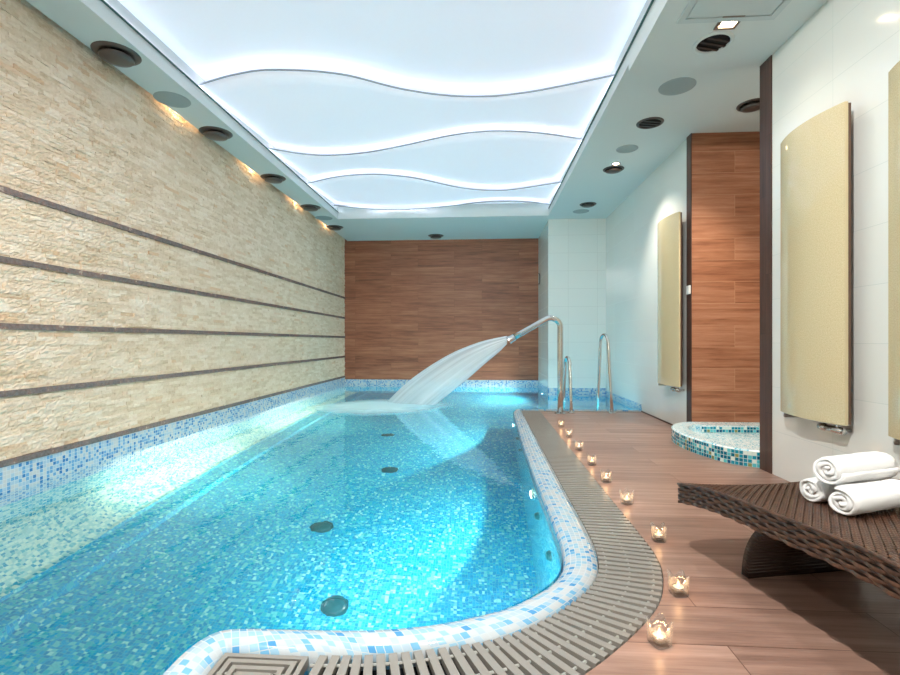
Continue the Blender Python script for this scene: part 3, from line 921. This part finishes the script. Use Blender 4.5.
# ---------------------------------------------------------------- radiators
def radiator(y0, y1, z0, z1, label, xw=1.93):
    c = thing('radiator', label, 'radiator', (xw, (y0+y1)/2, z0), 0, 'cream glass panel radiators')
    hw = (y1-y0)/2; H = z1-z0; n = 20
    bm = bmesh.new(); L = bm.loops.layers.uv.new('UVMap')
    def X(t): return -0.078 - 0.048*(1-t*t)
    F = []; Bk = []
    for k in range(n+1):
        t = -1+2*k/n; y = hw*t
        F.append((bm.verts.new((X(t), y, 0)), bm.verts.new((X(t), y, H)), y)); Bk.append((bm.verts.new((X(t)+0.016, y, 0)), bm.verts.new((X(t)+0.016, y, H)), y))
    fs = []
    for A in (F, Bk):
        for p, q in zip(A, A[1:]): fs.append((bm.faces.new((p[0], q[0], q[1], p[1])), (p[2], q[2], q[2], p[2]), (0, 0, H, H)))
    for k in range(n):
        bm.faces.new((F[k][0], F[k+1][0], Bk[k+1][0], Bk[k][0])); bm.faces.new((F[k][1], F[k+1][1], Bk[k+1][1], Bk[k][1]))
    bm.faces.new((F[0][0], F[0][1], Bk[0][1], Bk[0][0])); bm.faces.new((F[n][0], F[n][1], Bk[n][1], Bk[n][0]))
    for f, us, vs in fs:
        for l, u, v in zip(f.loops, us, vs): l[L].uv = (u, v)
    bmesh.ops.recalc_face_normals(bm, faces=bm.faces[:])
    obj('glass_panel', bm, M['cream'], c)
    obj('back_plate', bbox(-0.062, -0.046, -hw+0.004, hw-0.004, 0.005, H-0.005), M['panel_back'], c)
    obj('bracket', bbox(-0.046, 0.0, -hw*0.5, hw*0.5, H*0.15, H*0.2), M['panel_back'], c)
    obj('bracket', bbox(-0.046, 0.0, -hw*0.5, hw*0.5, H*0.8, H*0.85), M['panel_back'], c)
    # valve at the near corner, plug at the far one
    bm = bmesh.new()
    tube(bm, [(-0.06, -hw+0.07, 0.01), (-0.06, -hw+0.07, -0.035)], 0.012, 12)
    tube(bm, [(-0.0, -hw+0.07, -0.035), (-0.075, -hw+0.07, -0.035)], 0.011, 12)
    tube(bm, [(-0.06, -hw+0.035, -0.035), (-0.06, -hw+0.15, -0.035)], 0, 14, True, [0.018, 0.018])
    v = obj('valve', bm, M['steel'], c, True)
    bm = bmesh.new(); tube(bm, [(-0.06, -hw+0.15, -0.035), (-0.06, -hw+0.165, -0.035), (-0.06, -hw+0.20, -0.035)], 0, 16, True, [0.017, 0.022, 0.019])
    obj('valve_head', bm, M['steel'], v, True)
    bm = bmesh.new(); tube(bm, [(-0.07, hw-0.04, 0.01), (-0.07, hw-0.04, -0.03)], 0.012, 12); tube(bm, [(0, hw-0.04, -0.022), (-0.08, hw-0.04, -0.022)], 0.010, 12)
    obj('pipe_fitting', bm, M['brushed'], c, True)
radiator(2.505, 3.02, 0.435, 2.032, 'tall cream bowed glass radiator on the white wall behind the towels', XN)
radiator(1.74, 2.25, 0.435, 2.032, 'tall cream glass radiator cut off by the right edge of the photo', XN)
radiator(4.70, 5.26, 0.42, 2.075, 'far cream glass radiator between the handrails and the wood-clad alcove')

# ---------------------------------------------------------------- shower basin
bo = [(1.95,3.372),(1.85,3.392),(1.76,3.45),(1.69,3.55),(1.635,3.72),(1.60,3.92),(1.60,4.12),(1.64,4.32),(1.72,4.47),(1.83,4.565),(1.93,4.595)]
bo = [(p.x, p.y) for p in catmull([(a, b, 0) for a, b in bo], 5)]
cenb = Vector((2.35, 4.0, 0))
bs = thing('foot_basin', 'low curved mosaic basin with pale rim at the alcove entrance', 'basin', (2.0, 4.0, 0))
def bp(x, y, z): return (x-2.0, y-4.0, z)
bm = bmesh.new(); bt = bmesh.new(); Ls = bm.loops.layers.uv.new('UVMap'); Lt = bt.loops.layers.uv.new('UVMap')
s = 0; prev = None; inner = []
for i, (x, y) in enumerate(bo):
    if i: s += math.hypot(x-bo[i-1][0], y-bo[i-1][1])
    d = (cenb-Vector((x, y, 0))).normalized(); ix, iy = x+d.x*0.13, y+d.y*0.13; inner.append((ix, iy))
    a0 = bm.verts.new(bp(x, y, 0)); a1 = bm.verts.new(bp(x, y, 0.105))
    t0 = bt.verts.new(bp(x, y, 0.105)); t1 = bt.verts.new(bp(x+d.x*0.012, y+d.y*0.012, 0.113)); t2 = bt.verts.new(bp(ix, iy, 0.110)); t3 = bt.verts.new(bp(ix, iy, 0.045))
    if prev:
        f = bm.faces.new((prev[0], a0, a1, prev[1]))
        for l, u in zip(f.loops, ((prev[6], 0), (s, 0), (s, .105), (prev[6], .105))): l[Ls].uv = u
        for (p, q, r2, t_, v0, v1) in ((prev[2], t0, t1, prev[3], 0, .014), (prev[3], t1, t2, prev[4], .014, .13), (prev[4], t2, t3, prev[5], .13, .2)):
            f = bt.faces.new((p, q, r2, t_))
            for l, u in zip(f.loops, ((prev[6], v0), (s, v0), (s, v1), (prev[6], v1))): l[Lt].uv = u
    prev = (a0, a1, t0, t1, t2, t3, s)
obj('outer_side', bm, M['basin_side'], bs); obj('rim', bt, M['basin_top'], bs)
bm = ngon([(a-2.0, b-4.0) for a, b in inner] + [(3.08-2, inner[-1][1]-4.0), (3.08-2, inner[0][1]-4.0)], 0.046)
obj('basin_floor', bm, M['basin_top'], bs)
bm = bmesh.new(); box(bm, 1.93-2.0, 3.08-2.0, 4.40-4.0, 4.598-4.0, 0.0, 0.111)
obj('back_ledge', bm, M['basin_top'], bs)
bm = bmesh.new(); box(bm, 1.93-2.0, 3.08-2.0, 4.396-4.0, 4.40-4.0, 0.047, 0.100)
o = obj('ledge_face', bm, M['basin_side'], bs); o['label'] = 'strip of darker teal mosaic inside the basin'

# ---------------------------------------------------------------- lounger
A = Vector((0.757, 1.928, 0)); ux = Vector((0.98, 0.215, 0)).normalized(); ly = Vector((0.185, -0.98, 0)).normalized()
LW, LL, TH = 0.78, 1.75, 0.072
ZT = [(0,.298),(.1,.318),(.2,.333),(.3,.341),(.4,.346),(.5,.351),(.6,.356),(.7,.360),(.8,.358),(.95,.345),(1.1,.325),(1.25,.312),(1.4,.33),(1.55,.39),(1.75,.52),(1.95,.68)]
def zt(t):
    t = min(max(t, 0), LL)
    for i, ((a, za), (b, zb)) in enumerate(zip(ZT, ZT[1:])):
        if a <= t <= b:
            p0 = ZT[max(i-1,0)]; p3 = ZT[min(i+2, len(ZT)-1)]
            m0 = (zb-p0[1])/(b-p0[0]); m1 = (p3[1]-za)/(p3[0]-a); h = b-a; u = (t-a)/h
            return (2*u**3-3*u*u+1)*za + (u**3-2*u*u+u)*h*m0 + (-2*u**3+3*u*u)*zb + (u**3-u*u)*h*m1
    return ZT[-1][1]
def LP(w, t, dz=0, rel=True):
    sag = 0.022*math.sin(pi*min(max(w/LW,0),1))
    p = ux*w + ly*t; return Vector((p.x, p.y, zt(t) - sag + dz))
lg = thing('lounger', 'curved dark brown woven rattan lounger with rolled towels on it', 'lounger', (A.x, A.y, 0))
# solid core
bm = bmesh.new(); NT, NWW = 60, 10; G0 = []; G1 = []
ins = 0.006
for i in range(NT+1):
    t = ins + (LL-2*ins)*i/NT
    G0.append([bm.verts.new(LP(ins+(LW-2*ins)*k/NWW, t, -0.007)) for k in range(NWW+1)])
    G1.append([bm.verts.new(LP(ins+(LW-2*ins)*k/NWW, t, -TH+0.02*math.sin(pi*k/NWW))) for k in range(NWW+1)])
for i in range(NT):
    for k in range(NWW):
        bm.faces.new((G0[i][k], G0[i][k+1], G0[i+1][k+1], G0[i+1][k])); bm.faces.new((G1[i][k], G1[i+1][k], G1[i+1][k+1], G1[i][k+1]))
    bm.faces.new((G0[i][0], G0[i+1][0], G1[i+1][0], G1[i][0])); bm.faces.new((G0[i][NWW], G1[i][NWW], G1[i+1][NWW], G0[i+1][NWW]))
for k in range(NWW):
    bm.faces.new((G0[0][k], G1[0][k], G1[0][k+1], G0[0][k+1])); bm.faces.new((G0[NT][k], G0[NT][k+1], G1[NT][k+1], G1[NT][k]))
bmesh.ops.recalc_face_normals(bm, faces=bm.faces[:])
obj('core_frame', bm, M['rattan_dark'], lg, True)
# woven top : flat strands across, passing over and under cords laid along the length
bm = bmesh.new()
WS, TS = 0.0145, 0.0145       # cord spacing across, strand pitch along
def ribbon(bm, pts, side, hw, arch=0.0022):
    prev = None
    for p, n, s in zip(pts, side[0], side[1]):
        v = [bm.verts.new(p - s*hw), bm.verts.new(p + n*arch), bm.verts.new(p + s*hw)]
        if prev:
            bm.faces.new((prev[0], prev[1], v[1], v[0])); bm.faces.new((prev[1], prev[2], v[2], v[1]))
        prev = v
nstr = int(LL/TS)
for i in range(nstr):
    t = TS*(i+0.5); pts = []; nn = []; ss = []
    K2 = int(LW/WS)*4
    dzdt = (zt(t+.01)-zt(t-.01))/.02; lv = (ly + Vector((0,0,dzdt))).normalized()
    for k in range(K2+1):
        w = LW*k/K2
        wav = 0.0042*math.sin(pi*w/WS + (pi if i % 2 else 0))
        pts.append(LP(w, t, wav-0.001)); nn.append(Vector((0,0,1))); ss.append(lv)
    ribbon(bm, pts, (nn, ss), TS*0.43)
for k in range(int(LW/WS)):
    w = WS*(k+0.5); pts = []; nn = []; ss = []; K2 = nstr*2
    for i in range(K2+1):
        t = LL*i/K2
        wav = -0.0042*math.sin(pi*(k+0.5))*math.cos(pi*(t/TS-0.5))
        pts.append(LP(w, t, wav-0.001)); nn.append(Vector((0,0,1))); ss.append(ux)
    ribbon(bm, pts, (nn, ss), WS*0.43)
obj('woven_top', bm, M['rattan'], lg, True)
# woven sides : strands run along the length, over and under uprights
def side_weave(name, fn, length, nrow, US=0.034):
    bm = bmesh.new(); rh = TH/nrow
    for r_ in range(nrow):
        K2 = int(length/US*4); pts = []; nn = []; ss = []
        for k in range(K2+1):
            s = length*k/K2
            wav = 0.0045*math.sin(pi*s/US + (pi if r_ % 2 else 0))
            p, nrm = fn(s, (r_+0.5)*rh)
            tilt = 0.0015*math.cos(pi*s/US + (pi if r_ % 2 else 0))
            pts.append(p + nrm*(wav-0.001) + Vector((0,0,tilt))); nn.append(nrm); ss.append(Vector((0,0,1)))
        ribbon(bm, pts, (nn, ss), rh*0.45)
    return obj(name, bm, M['rattan'], lg, True)
side_weave('woven_side', lambda s, d: (LP(0, s, -d), -ux), LL, 6)
side_weave('woven_side', lambda s, d: (LP(LW, s, -d), ux), LL, 6)
side_weave('woven_end', lambda s, d: (LP(s, 0, -d), -ly), LW, 6)
bm = bmesh.new(); tube(bm, [LP(0, 0.0+LL*k/80, 0.001) for k in range(81)], 0.0045, 8); obj('edge_cord', bm, M['rattan'], lg, True)
bm = bmesh.new(); tube(bm, [LP(LW, 0.0+LL*k/80, 0.001) for k in range(81)], 0.0045, 8); obj('edge_cord', bm, M['rattan'], lg, True)
bm = bmesh.new(); tube(bm, [LP(LW*k/20, 0.0, 0.001) for k in range(21)], 0.0045, 8); obj('edge_cord', bm, M['rattan'], lg, True)
# curved support panel across the width
def support(t0, t1, name='leg'):
    bm = bmesh.new(); n = 14; Fo = []; Fi = []
    for k in range(n+1):
        s = k/n
        t = t0 + (t1-t0)*(1-math.cos(s*pi/2)); z = (zt(t1)-0.055)*math.sin(s*pi/2)
        dt = (t1-t0)*math.sin(s*pi/2)*pi/2; dz = (zt(t1)-0.055)*math.cos(s*pi/2)*pi/2
        sg = 1 if t1 > t0 else -1
        nrm = Vector((dz, -dt)).normalized()*0.035
        for arr, o_ in ((Fo, 0), (Fi, 1)):
            row = []
            for w in (0.17, LW-0.15):
                p = ux*w + ly*(t + o_*abs(nrm.x)*sg); row.append(bm.verts.new((p.x, p.y, max(0, z - o_*abs(nrm.y)))))
            arr.append(row)
    for a, b in zip(range(n), range(1, n+1)):
        bm.faces.new((Fo[a][0], Fo[a][1], Fo[b][1], Fo[b][0])); bm.faces.new((Fi[a][0], Fi[b][0], Fi[b][1], Fi[a][1]))
        bm.faces.new((Fo[a][0], Fo[b][0], Fi[b][0], Fi[a][0])); bm.faces.new((Fo[a][1], Fi[a][1], Fi[b][1], Fo[b][1]))
    bm.faces.new((Fo[0][0], Fi[0][0], Fi[0][1], Fo[0][1]))
    bmesh.ops.recalc_face_normals(bm, faces=bm.faces[:])
    return obj(name, bm, M['rattan_leg'], lg, True)
def legmat():
    a = N('woven leg'); v = a.n('ShaderNodeTexCoord').outputs['Object']
    w1 = a.n('ShaderNodeTexWave', wave_type='BANDS', bands_direction='Z'); w1.inputs['Scale'].default_value = 26; a.l(v, w1.inputs[0])
    a.b.inputs['Base Color'].default_value = lin((44,30,24)); a.b.inputs['Roughness'].default_value = 0.4
    a.bump(w1.outputs[0], 0.6, 0.004); return a.m
M['rattan_leg'] = legmat()
support(0.13, 0.43); support(1.60, 1.33)

# ---------------------------------------------------------------- towels
def towel_roll(label, left, right, R, wob):
    """spiral of thick cloth; left/right are the end centres"""
    l = Vector(left); r_ = Vector(right); ax = (r_-l); Ln = ax.length; ax.normalize()
    s = Vector((0,0,1)).cross(ax).normalized(); up = ax.cross(s)
    base = Vector((l.x, l.y, l.z - R))
    turns = 2.9; th = R/(turns+0.35); n = 110; NL = 18
    outer = []; 
    def P(a): return th*0.55 + th*a/(2*pi)
    a1 = turns*2*pi
    prof = []
    for k in range(n+1):
        a = a1*k/n; prof.append((P(a), a))
    inn_ = [(max(p-th*0.80, 0.0008) if a < 2*pi else p-th*0.80, a) for p, a in prof]
    sc = R/prof[-1][0]
    loop = prof + list(reversed(inn_)); ph0 = wob
    bm = bmesh.new(); rings = []
    for j in range(NL+1):
        q = j/NL; e = min(q, 1-q)*Ln
        sh = 1 - 0.09*math.exp(-e/0.010)
        bulge = 1 + 0.025*math.sin(q*7+wob)
        ring = []
        for i, (p, a) in enumerate(loop):
            isout = i <= n
            # squash the foot of the roll where it rests
            pp = p*sc*bulge
            if isout and a > a1-2*pi-0.5: pp *= sh
            ang = -a + ph0
            x = pp*math.cos(ang); z = pp*math.sin(ang)
            z = max(z, -R*0.90) if z < 0 else z*0.97
            x *= 1.05
            wv = 0.0016*noise.noise(Vector((x*60, z*60, q*5+wob*3)))
            off = 0.0035*math.sin(a*1.7+wob)*math.exp(-e/0.02)*(1 if q < .5 else -1)
            v = l + ax*(q*Ln + off) + s*(x+wv) + up*(z+wv) - base
            ring.append(bm.verts.new(v))
        rings.append(ring)
    m = len(loop)
    for A_, B_ in zip(rings, rings[1:]):
        for k in range(m): bm.faces.new((A_[k], A_[(k+1)%m], B_[(k+1)%m], B_[k]))
    for ring in (rings[0], rings[-1]):
        for k in range(n): bm.faces.new((ring[k], ring[k+1], ring[m-2-k], ring[m-1-k]))
    bmesh.ops.recalc_face_normals(bm, faces=bm.faces[:])
    me = bpy.data.meshes.new('rolled_towel'); bm.to_mesh(me); bm.free()
    o = link('rolled_towel', me, M['towel'], None, True); o.location = base
    return tag(o, label, 'towel', 'rolled white towels on the lounger')
def S(x, y):   # lounger surface height under a world point
    d = Vector((x, y, 0)) - A; w = d.dot(ux); t = d.dot(ly); return LP(w, t).z
def tow(label, x, y, dx, dy, R, lift, wob):
    z0 = S(x, y) + R*0.90 + 0.004 + lift; z1 = S(x+dx, y+dy) + R*0.90 + 0.004 + lift
    zz = (z0+z1)/2 if lift == 0 else z0
    return towel_roll(label, (x, y, max(z0, z1) if lift == 0 else zz), (x+dx, y+dy, max(z0, z1) if lift == 0 else zz), R, wob)
tow('rolled white towel lying at the right front under the top one', 1.048, 1.490, .245, .10, 0.045, 0, 0.5)
tow('rolled white towel at the left rear, mostly hidden by the other two', 1.062, 1.645, .25, .10, 0.046, 0, 1.7)
tow('rolled white towel resting on top of the other two', 1.060, 1.565, .245, .10, 0.050, 0.076, 2.6)

# ---------------------------------------------------------------- ceiling fittings
def valve(label, loc, s=1.0, tilt=0):
    c = thing('air_valve', label, 'ceiling vent', loc, tilt, 'dark round ceiling vents'); c.scale = (s, s, s)
    return c
base = valve('dark round ceiling vent nearest the camera above the stone wall', (-2.42, 3.06, ZC))
obj('flange', lathe([(.078,.001),(.078,-.006),(.10,-.010),(.135,-.006),(.142,.001)], 40), M['bronze'], base, True)
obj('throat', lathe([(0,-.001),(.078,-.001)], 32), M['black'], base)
obj('disc', lathe([(.0,-.012),(.085,-.016),(.102,-.026),(.095,-.038),(.05,-.048),(0,-.050)], 40), M['bronze'], base, True)
for x, y, lb in ((-2.43,4.28,'second dark round ceiling vent from the camera above the stone wall'), (-2.43,5.50,'third dark round ceiling vent from the camera above the stone wall'),
                 (-2.43,6.73,'fourth dark round ceiling vent from the camera above the stone wall'), (-2.45,7.93,'dark round ceiling vent in the far left corner, fifth above the stone wall'),
                 (-.83,8.70,'dark round ceiling vent in front of the far wood wall')):
    c = copy_tree(base); c.location = (x, y, ZC); c['label'] = lb
# right-hand vents: narrower, with a visible baffle
vb = thing('baffle_vent', 'dark open round vent beside the lit square downlight', 'ceiling vent', (1.42, 3.08, ZN), 0.3, 'dark round vents on the right soffit')
obj('flange', lathe([(.092,.001),(.092,-.008),(.100,-.010),(.112,-.006),(.115,.001)], 36), M['ceiling'], vb, True)
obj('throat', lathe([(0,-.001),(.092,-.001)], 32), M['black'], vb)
bm = bmesh.new()
for k in (-1, 0, 1):
    w = math.sqrt(.088**2-(k*.045)**2); box(bm, -w, w, k*.045-.006, k*.045+.010, -.012, -.003)
obj('baffle', bm, M['baffle'], vb)
for x, y, lb in ((1.472,4.357,'dark round vent on the right soffit, second from the camera'), (1.462,5.50,'dark round vent on the right soffit just in front of the lit lamp'),
                 (1.48,6.885,'dark round vent on the right soffit nearest the far white wall'), (2.19,4.08,'dark round vent in the alcove ceiling, half hidden by the wall')):
    c = thing('baffle_vent', lb, 'ceiling vent', (x, y, ZF), 0.2, 'dark round vents on the right soffit')
    for ch in vb.children:
        q = ch.copy(); COL.objects.link(q); q.parent = c
        if ch.name.startswith('flange'): 
            q.data = ch.data.copy(); q.data.materials.clear(); q.data.materials.append(M['bronze'])
    if y > 5 or x > 2:
        obj('disc', lathe([(0,-.014),(.07,-.016),(.085,-.024),(.05,-.036),(0,-.038)], 30), M['bronze'], c, True)
spk = obj('ceiling_speaker', lathe([(0,-.004),(.115,-.005),(.128,-.003),(.132,.001)], 40), M['grey_cloth'], None, True)
spk.location = (-2.44, 3.67, ZC); G = 'flat grey round ceiling speakers'
tag(spk, 'flat grey round ceiling speaker between the first two vents above the stone wall', 'speaker', G)
for x, y, z, s, lb in ((-2.44,7.34,ZC,1,'flat grey round ceiling speaker in the far left corner of the soffit'), (1.466,3.75,ZF,1,'large flat grey round speaker on the right soffit, nearest the camera'),
                    (1.443,4.93,ZF,.8,'smaller flat grey disc in the middle of the right soffit'), (1.457,7.25,ZF,.9,'flat grey disc on the right soffit nearest the far white wall')):
    c = spk.copy(); COL.objects.link(c); c.location = (x, y, z); c.scale = (s, s, 1); c['label'] = lb
# square downlight
c = thing('square_downlight', 'small lit square downlight beside the ceiling hatch', 'ceiling light', (1.418, 2.885, ZN), 0.0)
bm = bmesh.new()
for b in ((-.06,.06,.042,.06),(-.06,.06,-.06,-.042),(-.06,-.042,-.042,.042),(.042,.06,-.042,.042)): box(bm, b[0], b[1], b[2], b[3], -.008, .001)
obj('frame', bm, M['brushed'], c)
obj('lens', bbox(-.042, .042, -.042, .042, -.004, .001), M['bulb'], c)
spot('light', (0,0,-0.03), (0.0,0.0,-1), SQUARE_W, 120, 0.8, 0.03, (1, .88, .72), c)
c = thing('round_downlight', 'small bright round lamp on the right soffit just behind a vent', 'ceiling light', (1.441, 5.33, ZF))
obj('frame', lathe([(.03,-.003),(.045,-.006),(.052,.001)], 24), M['steel'], c, True)
obj('lens', lathe([(0,-.008),(.02,-.007),(.03,-.003)], 20), M['bulb'], c, True)
spot('light', (0,0,-0.03), (0.05,-0.1,-1), SQUARE_W*7, 105, 0.8, 0.03, (1, .9, .78), c)
# alcove lamp
c = thing('round_downlight', 'warm round lamp in the alcove ceiling above the mosaic basin', 'ceiling light', (2.30, 3.82, ZF))
obj('frame', lathe([(.03,-.003),(.045,-.006),(.052,.001)], 24), M['steel'], c, True)
obj('lens', lathe([(0,-.008),(.02,-.007),(.03,-.003)], 20), M['bulb'], c, True)
spot('light', (0,0,-0.03), (-0.42,-0.02,-1), ALCOVE_W, 105, 0.6, 0.04, (1, .86, .68), c)
# key lamp set by the lounger shadow; two added fill lamps behind camera
for x, y, w, lb in ((-0.30, 0.35, KEY_W, 'round lamp in the near soffit left of the camera'), (0.9, -0.7, FILL_W, 'added fill lamp in the near soffit behind the camera on the right'), (-1.7, -0.7, FILL_W, 'added fill lamp in the near soffit behind the camera on the left')):
    c = thing('round_downlight', lb, 'ceiling light', (x, y, ZC if x < 1 else ZN))
    obj('frame', lathe([(.05,-.003),(.065,-.006),(.072,.001)], 24), M['steel'], c, True)
    obj('lens', lathe([(0,-.008),(.03,-.007),(.05,-.003)], 20), M['bulb'], c, True)
    spot('light', (0,0,-0.03), (0.0,0.45,-1) if w != KEY_W else (0.12, 0.55, -1), w, 160, 0.6, 0.022 if w == KEY_W else 0.04, (1, .96, .90), c)
# warm lamps in the slot over the stone wall
for y, lb in ((3.95,'nearest warm lamp in the slot above the stone wall'), (5.3,'second warm lamp in the slot above the stone wall'), (6.6,'third warm lamp in the slot above the stone wall'), (7.9,'farthest warm lamp in the slot above the stone wall')):
    c = thing('slot_lamp', lb, 'light', (XL+0.026, y, 2.84), 0, 'warm lamps in the slot above the stone wall')
    obj('bar', bbox(-.010, .010, -.30, .30, 0.0, .012), M['bulb_bar'] if 'bulb_bar' in M else M.setdefault('bulb_bar', emit('warm bar', (255,205,150), 5.0)), c)
    L = bpy.data.lights.new('glow', 'POINT'); L.energy = SLOT_W*0.2; L.color = (1,.72,.42); L.shadow_soft_size = 0.01
    lo = bpy.data.objects.new('glow', L); COL.objects.link(lo); lo.parent = c; lo.location = (0,0,-0.03)
# hatch
c = thing('ceiling_hatch', 'square white access hatch in the near right ceiling, cut by the top edge', 'hatch', (1.388, 2.60, ZN))
bm = bmesh.new(); a, b = .27, .235
for q in ((-a,a,b,a),(-a,a,-a,-b),(-a,-b,-b,b),(b,a,-b,b)): box(bm, q[0], q[1], q[2], q[3], -.010, .001)
obj('frame', bm, M['panel_ac'], c)
obj('door', bbox(-.228, .228, -.228, .228, -.006, .001), M['panel_ac'], c)
# switch and wall hook
c = thing('light_switch', 'small white switch on the dark trim beside the alcove', 'switch', (XR-0.008, 4.64, 1.33))
obj('plate', bbox(-.012, 0, -.04, .04, -.04, .04, .003), M['switch'], c)
obj('rocker', bbox(-.016, -.010, -.022, .022, -.028, .028, .002), M['switch'], c)
c = thing('wall_hook', 'small dark metal hook on the greenish side wall beside the wood wall', 'hook', (1.04, 8.72, 1.97))
bm = bmesh.new(); tube(bm, [(-.03,-.0,-.10),(-.012,0,-.07),(-.012,0,.07),(-.03,0,.10)], .008, 8); obj('bar', bm, M['black'], c, True)
obj('back_plate', bbox(-.006, 0, -.05, .05, -.11, .11), M['brushed'], c)
